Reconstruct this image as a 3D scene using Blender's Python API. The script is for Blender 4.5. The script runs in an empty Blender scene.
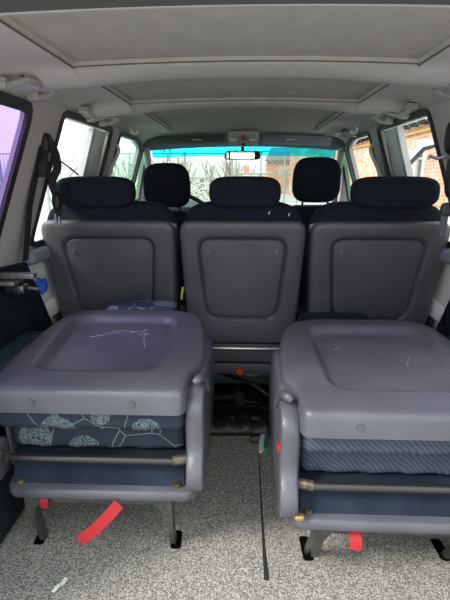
import bpy, bmesh, math, random
from mathutils import Vector, Matrix
from mathutils.geometry import tessellate_polygon
random.seed(7)
S = bpy.context.scene
COL = S.collection
PI = math.pi

# ------------------------------------------------------------------ camera, world, sun, exposure
cd = bpy.data.cameras.new('camera'); cam = bpy.data.objects.new('camera', cd); COL.objects.link(cam); S.camera = cam
cd.sensor_fit = 'VERTICAL'; cd.sensor_height = 36.0; cd.lens = 36.0*455/600; cd.clip_start = .02; cd.clip_end = 500
cam.location = (0, 0, 1.10)
cam.rotation_euler = (math.radians(90-15.2), 0, math.atan(18/455*math.cos(math.radians(15.2))))
vs = S.view_settings
vs.view_transform = 'Standard'; vs.look = 'None'; vs.gamma = 1; vs.use_curve_mapping = False
vs.exposure = 0.85
W = bpy.data.worlds.new('sky'); S.world = W; W.use_nodes = True
nt = W.node_tree; nt.nodes.clear()
def nn(nt, t, **k):
    n = nt.nodes.new(t)
    for a, b in k.items(): setattr(n, a, b)
    return n
wo = nn(nt, 'ShaderNodeOutputWorld'); bg = nn(nt, 'ShaderNodeBackground'); tc = nn(nt, 'ShaderNodeTexCoord')
sx = nn(nt, 'ShaderNodeSeparateXYZ'); rp = nn(nt, 'ShaderNodeValToRGB')
nt.links.new(tc.outputs['Generated'], sx.inputs[0]); nt.links.new(sx.outputs['Z'], rp.inputs[0])
cr = rp.color_ramp; cr.elements[0].position = 0; cr.elements[0].color = (.55, .56, .55, 1)
cr.elements[1].position = .04; cr.elements[1].color = (.95, .97, 1, 1)
e = cr.elements.new(1); e.color = (.82, .9, 1, 1)
nt.links.new(rp.outputs[0], bg.inputs[0]); bg.inputs[1].default_value = 1.5
nt.links.new(bg.outputs[0], wo.inputs[0])
sd = bpy.data.lights.new('sun', 'SUN'); sun = bpy.data.objects.new('sun', sd); COL.objects.link(sun)
sd.energy = 2.4; sd.angle = math.radians(16); sd.color = (1, .97, .92)
sun.rotation_euler = Vector((-.75, -.55, .80)).to_track_quat('Z', 'Y').to_euler()
def portal(loc, rot, sx_, sy_):
    l = bpy.data.lights.new('portal', 'AREA'); l.shape = 'RECTANGLE'; l.size = sx_; l.size_y = sy_
    l.cycles.is_portal = True
    o = bpy.data.objects.new('portal', l); COL.objects.link(o); o.location = loc; o.rotation_euler = rot
portal((0, .70, .72), (PI/2, 0, 0), 1.75, 1.45)
portal((-.74, 2.1, 1.06), (0, -PI/2-.3, 0), .6, .75)
portal((.74, 2.1, 1.06), (0, PI/2+.3, 0), .6, .75)
portal((0, 3.6, 1.12), (-PI/2, 0, 0), 1.4, .6)

# ------------------------------------------------------------------ materials
MATS = {}
def mat(name, col, rough=.6, metal=0, spec=.5, noise=None, bump=None, mix=None):
    m = bpy.data.materials.new(name); m.use_nodes = True; t = m.node_tree
    b = t.nodes['Principled BSDF']; b.inputs['Base Color'].default_value = (*col, 1)
    b.inputs['Roughness'].default_value = rough; b.inputs['Metallic'].default_value = metal
    b.inputs['Specular IOR Level'].default_value = spec
    c = nn(t, 'ShaderNodeTexCoord')
    if noise:   # (scale, second colour, lo, hi)
        n = nn(t, 'ShaderNodeTexNoise'); n.inputs['Scale'].default_value = noise[0]; n.inputs['Detail'].default_value = 4
        r = nn(t, 'ShaderNodeValToRGB'); r.color_ramp.elements[0].position = noise[2]; r.color_ramp.elements[1].position = noise[3]
        r.color_ramp.elements[0].color = (*col, 1); r.color_ramp.elements[1].color = (*noise[1], 1)
        t.links.new(c.outputs['Object'], n.inputs['Vector']); t.links.new(n.outputs['Fac'], r.inputs[0]); t.links.new(r.outputs[0], b.inputs['Base Color'])
    if bump:    # (scale, strength)
        n = nn(t, 'ShaderNodeTexNoise'); n.inputs['Scale'].default_value = bump[0]; n.inputs['Detail'].default_value = 3
        u = nn(t, 'ShaderNodeBump'); u.inputs['Strength'].default_value = bump[1]; u.inputs['Distance'].default_value = .003
        t.links.new(c.outputs['Object'], n.inputs['Vector']); t.links.new(n.outputs['Fac'], u.inputs['Height']); t.links.new(u.outputs[0], b.inputs['Normal'])
    MATS[name] = m
    return m
mat('shell', (.067, .069, .080), .33, noise=(9, (.086, .087, .100), .35, .7), bump=(260, .35))
mat('shell2', (.064, .065, .070), .38, noise=(7, (.080, .080, .085), .35, .7), bump=(260, .3))
mat('shelldark', (.05, .05, .056), .5, bump=(200, .3))
mat('navy', (.010, .013, .020), .92, spec=.15, noise=(60, (.014, .018, .026), .4, .7), bump=(400, .4))
mat('navytrim', (.006, .010, .015), .8, spec=.25, noise=(12, (.009, .016, .022), .35, .7), bump=(300, .4))
mat('arm', (.022, .048, .062), .8, spec=.3, bump=(350, .5))
mat('panfabric', (.012, .018, .028), .95, spec=.08, noise=(15, (.020, .028, .042), .3, .7))
mat('liner', (.43, .415, .37), .95, spec=.1, noise=(16, (.365, .35, .31), .3, .75), bump=(220, .35))
mat('linertrim', (.50, .485, .44), .8, spec=.2, bump=(200, .2))
mat('groove_and_shade', (.13, .125, .11), .9)
mat('pillar', (.46, .44, .42), .7, spec=.3, bump=(240, .25))
mat('lightgrey', (.80, .79, .77), .6, spec=.3, bump=(160, .2))
mat('handle', (.36, .35, .32), .35, bump=(200, .15))
mat('black', (.008, .008, .009), .5)
mat('void', (.004, .004, .004), 1, spec=0)
mat('rubber', (.016, .016, .018), .6)
mat('strap', (.016, .016, .018), .8, bump=(500, .4))
mat('chrome', (.55, .54, .50), .28, 1)
mat('darksteel', (.10, .10, .095), .30, .9, noise=(30, (.15, .15, .14), .4, .65))
mat('barsteel', (.016, .015, .013), .25, 0, spec=.6)
mat('feet', (.11, .12, .105), .4, .6, noise=(50, (.07, .078, .07), .4, .6))
mat('rusty', (.12, .10, .075), .5, .5, noise=(40, (.06, .045, .03), .5, .62))
mat('galv', (.20, .215, .20), .45, .6, noise=(50, (.13, .145, .135), .4, .6))
mat('red', (.34, .005, .010), .6)
mat('redpaint', (.5, .02, .02), .4)
mat('yellow', (.75, .72, .02), .5)
mat('blue', (.02, .12, .62), .7)
mat('white', (.8, .8, .78), .5)
mat('teal', (.01, .22, .19), .45)
mat('brass', (.40, .27, .09), .4, .6)
mat('scratch', (.36, .35, .38), .8)
mat('wrap', (.16, .28, .24), .25, noise=(40, (.5, .6, .55), .5, .7))
mat('bag', (.006, .006, .007), .45, bump=(14, 1))
mat('dash', (.20, .22, .25), .5)
mat('concrete', (.36, .35, .32), .95, noise=(3, (.46, .45, .42), .3, .7))
mat('grass', (.16, .17, .05), .95, noise=(5, (.28, .26, .12), .3, .7))
mat('bark', (.26, .21, .15), .9)
mat('fence', (.30, .36, .34), .6, .3)
mat('roof', (.20, .19, .19), .8)
mat('timber', (.035, .03, .028), .8)
mat('pipe', (.80, .50, .04), .5)
mat('drain', (.10, .11, .11), .6)
mat('stone', (.62, .58, .52), .9)
mat('winglass', (.10, .12, .13), .15)
mat('carwhite', (.62, .63, .63), .25)
mat('mirror', (.75, .76, .7), .08, 1)
mat('doorpost', (.52, .52, .51), .45)
mat('seamdark', (.012, .018, .012), .9)
mat('pinksign', (.75, .30, .24), .7)
mat('masts', (.55, .56, .55), .7)
mat('pale', (.60, .62, .58), .9)

def carpet():
    m = mat('carpet', (.3, .3, .28), 1, spec=.05); t = m.node_tree; b = t.nodes['Principled BSDF']
    c = nn(t, 'ShaderNodeTexCoord'); n = nn(t, 'ShaderNodeTexNoise'); n.inputs['Scale'].default_value = 240; n.inputs['Detail'].default_value = 2
    r = nn(t, 'ShaderNodeValToRGB'); r.color_ramp.elements[0].position = .38; r.color_ramp.elements[1].position = .66
    r.color_ramp.elements[0].color = (.13, .122, .105, 1); r.color_ramp.elements[1].color = (.50, .475, .42, 1)
    k = nn(t, 'ShaderNodeTexNoise'); k.inputs['Scale'].default_value = 5
    k2 = nn(t, 'ShaderNodeMapRange'); k2.inputs[3].default_value = .8; k2.inputs[4].default_value = 1.1
    mx = nn(t, 'ShaderNodeMix', data_type='RGBA', blend_type='MULTIPLY'); mx.inputs[0].default_value = 1
    bu = nn(t, 'ShaderNodeBump'); bu.inputs['Strength'].default_value = .8; bu.inputs['Distance'].default_value = .004
    L = t.links.new
    L(c.outputs['Object'], n.inputs[0]); L(c.outputs['Object'], k.inputs[0]); L(n.outputs[0], r.inputs[0]); L(k.outputs[0], k2.inputs[0])
    L(r.outputs[0], mx.inputs[6]); L(k2.outputs[0], mx.inputs[7]); L(mx.outputs[2], b.inputs['Base Color'])
    L(n.outputs[0], bu.inputs['Height']); L(bu.outputs[0], b.inputs['Normal'])
carpet()
def pattern():     # navy cloth printed with pale sketchy leaf shapes and thin strokes
    m = mat('leafcloth', (.03, .05, .07), .85, spec=.2); t = m.node_tree; b = t.nodes['Principled BSDF']; L = t.links.new
    c = nn(t, 'ShaderNodeTexCoord')
    v = nn(t, 'ShaderNodeTexVoronoi', feature='F1'); v.inputs['Scale'].default_value = 8
    w = nn(t, 'ShaderNodeTexWave'); w.inputs['Scale'].default_value = 45; w.inputs['Distortion'].default_value = 18; w.inputs['Detail'].default_value = 3; w.inputs['Detail Scale'].default_value = 2
    a = nn(t, 'ShaderNodeMath', operation='LESS_THAN'); a.inputs[1].default_value = .40
    d = nn(t, 'ShaderNodeMath', operation='GREATER_THAN'); d.inputs[1].default_value = .62
    e_ = nn(t, 'ShaderNodeMath', operation='MULTIPLY')
    v2 = nn(t, 'ShaderNodeTexVoronoi', feature='DISTANCE_TO_EDGE'); v2.inputs['Scale'].default_value = 7
    g = nn(t, 'ShaderNodeMath', operation='LESS_THAN'); g.inputs[1].default_value = .006
    h = nn(t, 'ShaderNodeMath', operation='MAXIMUM')
    mx = nn(t, 'ShaderNodeMix', data_type='RGBA'); mx.inputs[6].default_value = (.024, .034, .048, 1); mx.inputs[7].default_value = (.17, .23, .235, 1)
    for x in (v, w, v2): L(c.outputs['Object'], x.inputs['Vector'])
    L(v.outputs['Distance'], a.inputs[0]); L(w.outputs['Fac'], d.inputs[0]); L(a.outputs[0], e_.inputs[0]); L(d.outputs[0], e_.inputs[1])
    L(v2.outputs['Distance'], g.inputs[0]); L(e_.outputs[0], h.inputs[0]); L(g.outputs[0], h.inputs[1])
    L(h.outputs[0], mx.inputs[0]); L(mx.outputs[2], b.inputs['Base Color'])
pattern()
def wavecloth():
    m = mat('wavecloth', (.08, .11, .16), .85, spec=.2); t = m.node_tree; b = t.nodes['Principled BSDF']; L = t.links.new
    c = nn(t, 'ShaderNodeTexCoord')
    w = nn(t, 'ShaderNodeTexWave', bands_direction='DIAGONAL'); w.inputs['Scale'].default_value = 40; w.inputs['Distortion'].default_value = 4.0; w.inputs['Detail'].default_value = 1; w.inputs['Detail Scale'].default_value = .6
    r = nn(t, 'ShaderNodeValToRGB'); r.color_ramp.elements[0].color = (.035, .046, .064, 1); r.color_ramp.elements[1].color = (.068, .084, .110, 1)
    L(c.outputs['Object'], w.inputs['Vector']); L(w.outputs['Fac'], r.inputs[0]); L(r.outputs[0], b.inputs['Base Color'])
wavecloth()
def brick():
    m = mat('brick', (.5, .3, .2), .95, spec=.1); t = m.node_tree; b = t.nodes['Principled BSDF']; L = t.links.new
    c = nn(t, 'ShaderNodeTexCoord'); sp = nn(t, 'ShaderNodeSeparateXYZ'); ad = nn(t, 'ShaderNodeMath', operation='ADD'); cb = nn(t, 'ShaderNodeCombineXYZ')
    L(c.outputs['Object'], sp.inputs[0]); L(sp.outputs[0], ad.inputs[0]); L(sp.outputs[1], ad.inputs[1]); L(ad.outputs[0], cb.inputs[0]); L(sp.outputs[2], cb.inputs[1])
    k = nn(t, 'ShaderNodeTexBrick'); k.inputs['Scale'].default_value = 1; k.inputs['Brick Width'].default_value = .46; k.inputs['Row Height'].default_value = .17; k.inputs['Mortar Size'].default_value = .018
    k.inputs['Color1'].default_value = (.46, .20, .125, 1); k.inputs['Color2'].default_value = (.62, .36, .24, 1); k.inputs['Mortar'].default_value = (.55, .47, .38, 1)
    n = nn(t, 'ShaderNodeTexNoise'); n.inputs['Scale'].default_value = 1.1; n.inputs['Detail'].default_value = 5
    r = nn(t, 'ShaderNodeValToRGB'); r.color_ramp.elements[0].position = .52; r.color_ramp.elements[1].position = .66
    mx = nn(t, 'ShaderNodeMix', data_type='RGBA'); mx.inputs[7].default_value = (.62, .50, .40, 1)
    L(cb.outputs[0], k.inputs['Vector']); L(c.outputs['Object'], n.inputs[0]); L(n.outputs[0], r.inputs[0]); L(r.outputs[0], mx.inputs[0]); L(k.outputs[0], mx.inputs[6]); L(mx.outputs[2], b.inputs['Base Color'])
brick()
def glass(name, tint, gl=.04):
    m = bpy.data.materials.new(name); m.use_nodes = True; t = m.node_tree; t.nodes.clear()
    o = nn(t, 'ShaderNodeOutputMaterial'); a = nn(t, 'ShaderNodeBsdfTransparent'); a.inputs[0].default_value = (*tint, 1)
    g = nn(t, 'ShaderNodeBsdfGlossy'); g.inputs['Roughness'].default_value = .02; f = nn(t, 'ShaderNodeMixShader'); f.inputs[0].default_value = gl
    t.links.new(a.outputs[0], f.inputs[1]); t.links.new(g.outputs[0], f.inputs[2]); t.links.new(f.outputs[0], o.inputs[0]); MATS[name] = m
glass('glass_clear', (.97, .99, .98)); glass('glass_green', (.72, .90, .80)); glass('glass_purple', (.60, .52, .78), .03); glass('glass_shield', (.60, .69, .61))
glass('glass_cyan', (.02, .58, .72), .03)

# ------------------------------------------------------------------ mesh helpers
class MB:
    def __init__(s): s.v = []; s.f = []
    def add(s, vs_, fs):
        n = len(s.v); s.v += [Vector(p) for p in vs_]; s.f += [tuple(i+n for i in f) for f in fs]; return s
    def box(s, a, b):
        x0, y0, z0 = a; x1, y1, z1 = b
        return s.add([(x0,y0,z0),(x1,y0,z0),(x1,y1,z0),(x0,y1,z0),(x0,y0,z1),(x1,y0,z1),(x1,y1,z1),(x0,y1,z1)],
                     [(0,3,2,1),(4,5,6,7),(0,1,5,4),(1,2,6,5),(2,3,7,6),(3,0,4,7)])
    def loft(s, rings, cap0=True, cap1=True, closed=True):
        n = len(rings[0]); vs_ = [p for r in rings for p in r]; fs = []
        for i in range(len(rings)-1):
            for j in range(n if closed else n-1):
                k = (j+1) % n
                fs.append((i*n+j, i*n+k, (i+1)*n+k, (i+1)*n+j))
        if cap0: fs.append(tuple(range(n-1, -1, -1)))
        if cap1: fs.append(tuple(range((len(rings)-1)*n, len(rings)*n)))
        return s.add(vs_, fs)
    def tube(s, path, r, n=10, rs=None, cap=True):
        P = [Vector(p) for p in path]; rings = []
        up = None
        for i, p in enumerate(P):
            d = (P[min(i+1, len(P)-1)] - P[max(i-1, 0)]).normalized()
            if up is None: up = d.orthogonal().normalized()
            up = (up - d*up.dot(d)).normalized(); w = d.cross(up)
            rr_ = rs[i] if rs else r
            rings.append([p + (up*math.cos(a) + w*math.sin(a))*rr_ for a in [2*PI*k/n for k in range(n)]])
        return s.loft(rings, cap, cap)
    def strap(s, path, wid, th, side):
        P = [Vector(p) for p in path]; side = Vector(side); rings = []
        for i, p in enumerate(P):
            d = (P[min(i+1, len(P)-1)] - P[max(i-1, 0)]).normalized()
            w = (side - d*side.dot(d)).normalized(); n = d.cross(w)
            rings.append([p + w*wid/2 + n*th/2, p - w*wid/2 + n*th/2, p - w*wid/2 - n*th/2, p + w*wid/2 - n*th/2])
        return s.loft(rings)
def curve(pts, n=8):     # Catmull-Rom through points
    P = [Vector(p) for p in pts]; P = [P[0]*2-P[1]] + P + [P[-1]*2-P[-2]]; out = []
    for i in range(1, len(P)-2):
        for k in range(n):
            t = k/n; a, b, c, d = P[i-1], P[i], P[i+1], P[i+2]
            out.append(.5*((2*b)+(c-a)*t+(2*a-5*b+4*c-d)*t*t+(3*b-a-3*c+d)*t**3))
    out.append(P[-2]); return out
def rpoly(pts, rs, n=7):
    out = []; N = len(pts)
    if not isinstance(rs, (list, tuple)): rs = [rs]*N
    for i in range(N):
        p = Vector(pts[i]); a = Vector(pts[i-1]); b = Vector(pts[(i+1) % N]); r = rs[i]
        if r <= 0: out.append(p); continue
        p0 = p + (a-p).normalized()*min(r, (a-p).length*.49); p1 = p + (b-p).normalized()*min(r, (b-p).length*.49)
        for k in range(n+1):
            t = k/n; q = p0*(1-t)**2 + p*2*t*(1-t)*.93 + p*2*t*(1-t)*.07 + p1*t*t; out.append(q)
    return out
def polar(poly, c, N=120):
    c = Vector(c); out = []; M = len(poly)
    for k in range(N):
        a = 2*PI*k/N; d = Vector((math.cos(a), math.sin(a))); best = None
        for i in range(M):
            p, q = poly[i]-c, poly[(i+1) % M]-c; e_ = q-p; den = d.x*e_.y - d.y*e_.x
            if abs(den) < 1e-12: continue
            t = (p.x*e_.y - p.y*e_.x)/den; u = (p.x*d.y - p.y*d.x)/den
            if t > 0 and -1e-6 <= u <= 1+1e-6 and (best is None or t > best): best = t
        out.append(c + d*best)
    return out
def inset(cv, d):
    N = len(cv); out = []
    for i in range(N):
        t = (cv[(i+1) % N]-cv[i-1]).normalized(); out.append(cv[i] + Vector((-t.y, t.x))*d)
    return out
def tag(o, label=None, cat=None, group=None, kind=None):
    if label: o['label'] = label
    if cat: o['category'] = cat
    if group: o['group'] = group
    if kind: o['kind'] = kind
    return o
def root(name, label, cat, loc=(0, 0, 0), group=None):
    o = bpy.data.objects.new(name, None); COL.objects.link(o); o.location = loc; o.empty_display_size = .05
    return tag(o, label, cat, group)
def origin(o):
    v = Vector((0, 0, 0))
    while o: v += o.location; o = o.parent
    return v
def build(name, mb, m, parent=None, smooth=35, bevel=0, seg=2, label=None):
    off = origin(parent)
    if parent is None:
        xs = [v.x for v in mb.v]; ys = [v.y for v in mb.v]; zs = [v.z for v in mb.v]
        off = Vector(((min(xs)+max(xs))/2, (min(ys)+max(ys))/2, min(zs)))
    me = bpy.data.meshes.new(name); me.from_pydata([v-off for v in mb.v], [], mb.f); me.validate()
    b = bmesh.new(); b.from_mesh(me); bmesh.ops.recalc_face_normals(b, faces=b.faces)
    if bevel: bmesh.ops.bevel(b, geom=b.edges[:], offset=bevel, segments=seg, affect='EDGES', profile=.5, clamp_overlap=True)
    b.to_mesh(me); b.free()
    me.materials.append(MATS[m])
    o = bpy.data.objects.new(name, me); COL.objects.link(o)
    if parent: o.parent = parent
    else: o.location = off
    if smooth:
        for p in me.polygons: p.use_smooth = True
        me.set_sharp_from_angle(angle=math.radians(smooth))
    if label: o['label'] = label
    return o
def struct(name, mb, m, **k):
    o = build(name, mb, m, **k)
    if o.parent is None: o['kind'] = 'structure'
    return o
def copy_tree(o, parent=None):
    c = o.copy(); COL.objects.link(c)
    if parent: c.parent = parent
    for ch in [q for q in list(COL.objects) if q.parent == o]: copy_tree(ch, c)
    return c
def plate(outer, holes, f, th):     # flat outline with holes, mapped by f(u, v, d), thickness th
    loops = [[Vector((p[0], p[1], 0)) for p in outer]] + [[Vector((p[0], p[1], 0)) for p in h] for h in holes]
    tris = tessellate_polygon(loops); flat = [p for l in loops for p in l]; n = len(flat); mb = MB()
    vs_ = [f(p.x, p.y, 0) for p in flat] + [f(p.x, p.y, th) for p in flat]
    fs = [tuple(t) for t in tris] + [tuple(i+n for i in reversed(t)) for t in tris]; k = 0
    for l in loops:
        m_ = len(l)
        for j in range(m_): a, b = k+j, k+(j+1) % m_; fs.append((a, b, b+n, a+n))
        k += m_
    return mb.add(vs_, fs)
def ringframe(outer, inner_d, f, d0, d1, N=96, c=None):   # a frame following an outline
    if c is None: c = sum(outer, Vector((0, 0)))/len(outer)
    a = polar(outer, c, N); b = inset(a, inner_d)
    mb = MB(); r = [[f(p.x, p.y, d0) for p in a], [f(p.x, p.y, d1) for p in a], [f(p.x, p.y, d1) for p in b], [f(p.x, p.y, d0) for p in b]]
    r.append(r[0]); return mb.loft(r, False, False)

# ------------------------------------------------------------------ the vehicle shell
ZR = 1.34; XB, ZB, KL = .86, .75, .32
def lean(s, inner=0):      # maps (Y, Z, d) to the leaning upper side
    def f(y, z, d):
        x = XB - (z-ZB)*KL if z > ZB else XB
        x -= inner
        return Vector((s*(x+d), y, z))
    return f
def RP(pts, r): return rpoly([Vector(p) for p in pts], r)
# carpet floor
struct('floor', MB().box((-.92, .62, -.06), (.92, 4.1, 0)), 'carpet')
# side walls
WIN = {}
for s, side in ((-1, 'left'), (1, 'right')):
    q = RP([(.92, .84), (1.47, .84), (1.555, 1.322), (.90, 1.322)], [.04, .04, .05, .05])
    w2 = RP([(1.735, .83), (2.44, .83), (2.47, 1.337), (1.80, 1.337)], [.05, .05, .03, .035])
    w3 = RP([(2.60, .85), (3.21, .90), (3.21, 1.29), (3.05, 1.335), (2.62, 1.335)], [.03, .03, .03, .1, .04])
    w4 = RP([(3.27, .92), (3.60, .92), (3.42, 1.27), (3.27, 1.28)], .02)
    WIN[s] = (q, w2, w3, w4)
    up = [(.72, .75), (4.0, .75), (4.0, .90), (3.36, 1.345), (.80, 1.345)]
    struct('wall_'+side, plate(up, (q, w2, w3, w4), lean(s), .035), 'pillar', smooth=0)
    # lower sides: dark rear quarter trim, light sliding door panel, dark front door panel
    low = lambda y, z, d, s=s: Vector((s*(XB+d), y, z))
    t = plate([(.72, 0), (1.98, 0), (1.93, .38), (1.70, .78), (.72, .86)], [], lambda y, z, d, s=s: Vector((s*(XB-.03+d), y, z)), .03)
    struct('trim_1' if s < 0 else 'trim_2', t, 'navytrim', smooth=0)
    dn = struct('door_1' if s < 0 else 'door_2', plate([(1.66, 0), (2.56, 0), (2.56, .80), (1.66, .80)], [], low, .05), 'lightgrey', smooth=0)
    # moulded pocket and ledge of the door panel
    mb = MB().box((s*.86, 1.78, .50), (s*.83, 2.50, .58)); build('ledge', mb, 'lightgrey', dn, bevel=.012)
    mb = MB().box((s*.86, 1.86, .22), (s*.82, 2.46, .40)); build('door_pocket', mb, 'lightgrey', dn, bevel=.012)
    mb = MB().box((s*.86, 1.70, .765), (s*.80, 2.52, .822)); build('belt_moulding', mb, 'dash', dn, bevel=.02, seg=3)
    struct('trim_3' if s < 0 else 'trim_4', plate([(2.56, 0), (4.1, 0), (4.1, .80), (2.56, .80)], [], low, .05), 'shelldark', smooth=0)
    # wheel arch box with padded top
    wb = struct('trim_5' if s < 0 else 'trim_6', MB().box((s*.86, .72, 0), (s*.725, 1.66, .47)), 'navytrim', bevel=.03, seg=3)
    build('armrest', MB().box((s*.83, .74, .47), (s*.70, 1.62, .535)), 'arm', wb, bevel=.02, seg=3)
    # windows: rubber frame, glass
    names = [('glass_purple', .026), ('glass_clear' if s < 0 else 'glass_clear', .018), ('glass_green' if s < 0 else None, .018), ('glass_green', .014)]
    for i, (poly, (gm, fw)) in enumerate(zip(WIN[s], names)):
        c = sum(poly, Vector((0, 0)))/len(poly)
        n_ = i+1 + (0 if s < 0 else 4)
        fr = struct('window_%d' % n_, ringframe(inset(polar(poly, c, 96), -.006), fw+.006, lean(s), -.006, .006), 'rubber', smooth=50)
        if gm:
            a = inset(polar(poly, c, 96), fw*.8)
            build('pane', MB().loft([[lean(s)(p.x, p.y, .001) for p in a], [lean(s)(p.x, p.y, .004) for p in a]]), gm, fr, smooth=0)
    # pale door pillar seen inside the second window opening
    mb = MB().loft([[lean(s)(y, z, d) for y, d in ((2.24, .022), (2.45, .022), (2.45, .05), (2.24, .05))] for z in (.85, 1.0, 1.15, 1.318)])
    struct('trim_7' if s < 0 else 'trim_8', mb, 'doorpost', smooth=0)
    mb = MB().loft([[lean(s)(y, z, d) for y, d in ((2.262, .020), (2.276, .020), (2.276, .03), (2.262, .03))] for z in (.85, 1.0, 1.15, 1.318)])
    struct('trim_9' if s < 0 else 'trim_10', mb, 'galv', smooth=0)

# headliner with roof bows and recessed panels
def zl(x):
    a = abs(x)
    if a < .46: return 1.392 - .05*(a*a)
    t = min(1, (a-.46)/.23); return 1.3814 - .046*t**3.2
BOWS = [(1.335, 1.50), (1.985, 2.09)]
def ceil_pt(x, y):
    r = 0
    fr = 1.0
    # front half lowers gently to the windscreen header
    drop = .0 if y < 2.9 else (y-2.9)**1.4*.12
    z = zl(x) - drop
    inpanel = abs(x) < .4575 and (.925 < y < BOWS[0][0]+1e-4 or BOWS[0][1]-1e-4 < y < BOWS[1][0]+1e-4 or BOWS[1][1]-1e-4 < y < 3.02)
    return z, inpanel
xs = sorted(set([-.70, -.69, .69, .70] + [s*(.46+k*.0287) for s in (-1, 1) for k in range(9)] + [-.455, .455] + [k*.05 for k in range(-9, 10)]))
segs = [(.84, .92), (.93, 1.327), (1.335, 1.50), (1.515, 1.977), (1.985, 2.09), (2.105, 3.00), (3.03, 3.34)]
ys = []
for a, b in segs:
    n = max(2, int((b-a)/.04)+1); ys += [a+(b-a)*k/(n-1) for k in range(n)]
def z_at(x, y):
    z = zl(x) - (0 if y < 2.9 else (y-2.9)**1.3*.16)
    p = abs(x) <= .4551 and (.925 < y < 1.33 or 1.51 < y < 1.98 or 2.10 < y < 3.01)
    if p: z += .014
    else:
        for a, b in BOWS:
            if a-.001 <= y <= b+.001:
                z -= .003
    u = min(1.3, abs(x)/.46)
    for a, b in BOWS:
        c_ = (a+b)/2; hw_ = (b-a)/2
        q = max(0, abs(y-c_)-hw_*.35)/(.035 if abs(x) <= .4551 else .05)
        if abs(x) > .4551 or a-.001 <= y <= b+.001: z -= (.007+.020*u*u)*max(0, min(1, (.70-abs(x))/.14))*math.exp(-q*q)
    if abs(x) > .4551: z += .006*min(1, (abs(x)-.455)/.05)*max(0, 1-abs(abs(x)-.56)/.11) 
    return z
mb = MB(); nx = len(xs)
mb.v = [Vector((x, y, z_at(x, y))) for y in ys for x in xs]
mb.f = [(j*nx+i, j*nx+i+1, (j+1)*nx+i+1, (j+1)*nx+i) for j in range(len(ys)-1) for i in range(nx-1)]
ce = struct('ceiling', mb, 'liner', smooth=30)
ce.data.materials.append(MATS['linertrim'])
for p in ce.data.polygons:
    c_ = p.center + ce.location
    if abs(c_.x) > .455 or any(a < c_.y < b for a, b in BOWS) or c_.y < .92: p.material_index = 1
# outer roof skin
prof = [(-.735, 1.325), (-.725, 1.40), (-.66, 1.445), (-.4, 1.475), (0, 1.485), (.4, 1.475), (.66, 1.445), (.725, 1.40), (.735, 1.325),
        (.712, 1.325), (.70, 1.39), (.65, 1.42), (.4, 1.44), (0, 1.45), (-.4, 1.44), (-.65, 1.42), (-.70, 1.39), (-.712, 1.325)]
struct('trim_30', MB().loft([[(x, y, z-dz) for x, z in prof] for y, dz in ((.735, .02), (.80, .0), (3.1, 0), (3.36, .06))]), 'carwhite', smooth=40)
struct('trim_31', MB().box((-.70, .738, 1.36), (.70, .80, 1.425)), 'shelldark', smooth=0)
# dark grooves around the recessed headliner panels
mb = MB()
for y in (1.331, 1.981):
    P = [(x, y, zl(x)+.003) for x in [-.46+.046*k for k in range(21)]]; mb.tube(P, .0018, 6)
for s in (-1, 1):
    for a, b in ((.93, 1.331), (1.507, 1.981), (2.1, 2.99)):
        mb.tube([(s*.4575, a, zl(.4575)-.0005), (s*.4575, (a+b)/2, zl(.4575)-.0005), (s*.4575, b, zl(.4575)-.0005 - (0 if b < 2.9 else .004))], .0024, 6)
build('panel_groove', mb, 'groove_and_shade', ce)
# rear header: pale lip and dark tailgate seal
struct('trim_11', MB().loft([[(x, y, z+zl(x)-1.392) for y, z in ((.825, 1.392), (.865, 1.376), (.88, 1.386), (.86, 1.41), (.82, 1.41))] for x in [-.70+.07*k for k in range(21)]]), 'linertrim', smooth=40)
struct('trim_12', MB().loft([[(x, y, z+zl(x)-1.392) for y, z in ((.745, 1.375), (.785, 1.352), (.822, 1.375), (.825, 1.42), (.745, 1.42))] for x in [-.72+.072*k for k in range(21)]]), 'shelldark', smooth=40)
# windscreen header, A pillars, windscreen
struct('trim_13', MB().loft([[(x, y, z-.03*(x/.7)**2) for y, z in ((3.16, 1.362), (3.24, 1.325), (3.34, 1.300), (3.36, 1.36), (3.2, 1.40))] for x in [-.70+.07*k for k in range(21)]]), 'shelldark', smooth=40)
for s, n_ in ((-1, 14), (1, 15)):
    struct('trim_%d' % n_, MB().tube(curve([(s*.672, 3.28, 1.31), (s*.690, 3.42, 1.20), (s*.735, 3.75, 1.0), (s*.78, 4.0, .86)], 5), .027, 10), 'handle')
ws = MB(); wp = lambda x, t: Vector((x, 3.33+.68*t+.0*(1-(x/.8)**2), 1.298-.42*t-.02*(x/.7)**2*(1-t)))
def wscreen(t0, t1, w0, w1, off):
    rings = [[wp(-w0+2*w0*k/14, t0)+Vector((0, off, 0)) for k in range(15)], [wp(-w1+2*w1*k/14, t1)+Vector((0, off, 0)) for k in range(15)]]
    a = MB().loft(rings, False, False, closed=False); return a
wsn = struct('window_9', wscreen(.13, 1.0, .655, .75, 0), 'glass_shield', smooth=30)
build('sun_band', wscreen(-.01, .13, .64, .655, 0), 'glass_cyan', wsn, smooth=30, label='cyan sun band along the top of the windscreen')
struct('trim_16', MB().box((-.86, 4.0, -.06), (.86, 4.1, .85)), 'shelldark')

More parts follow.
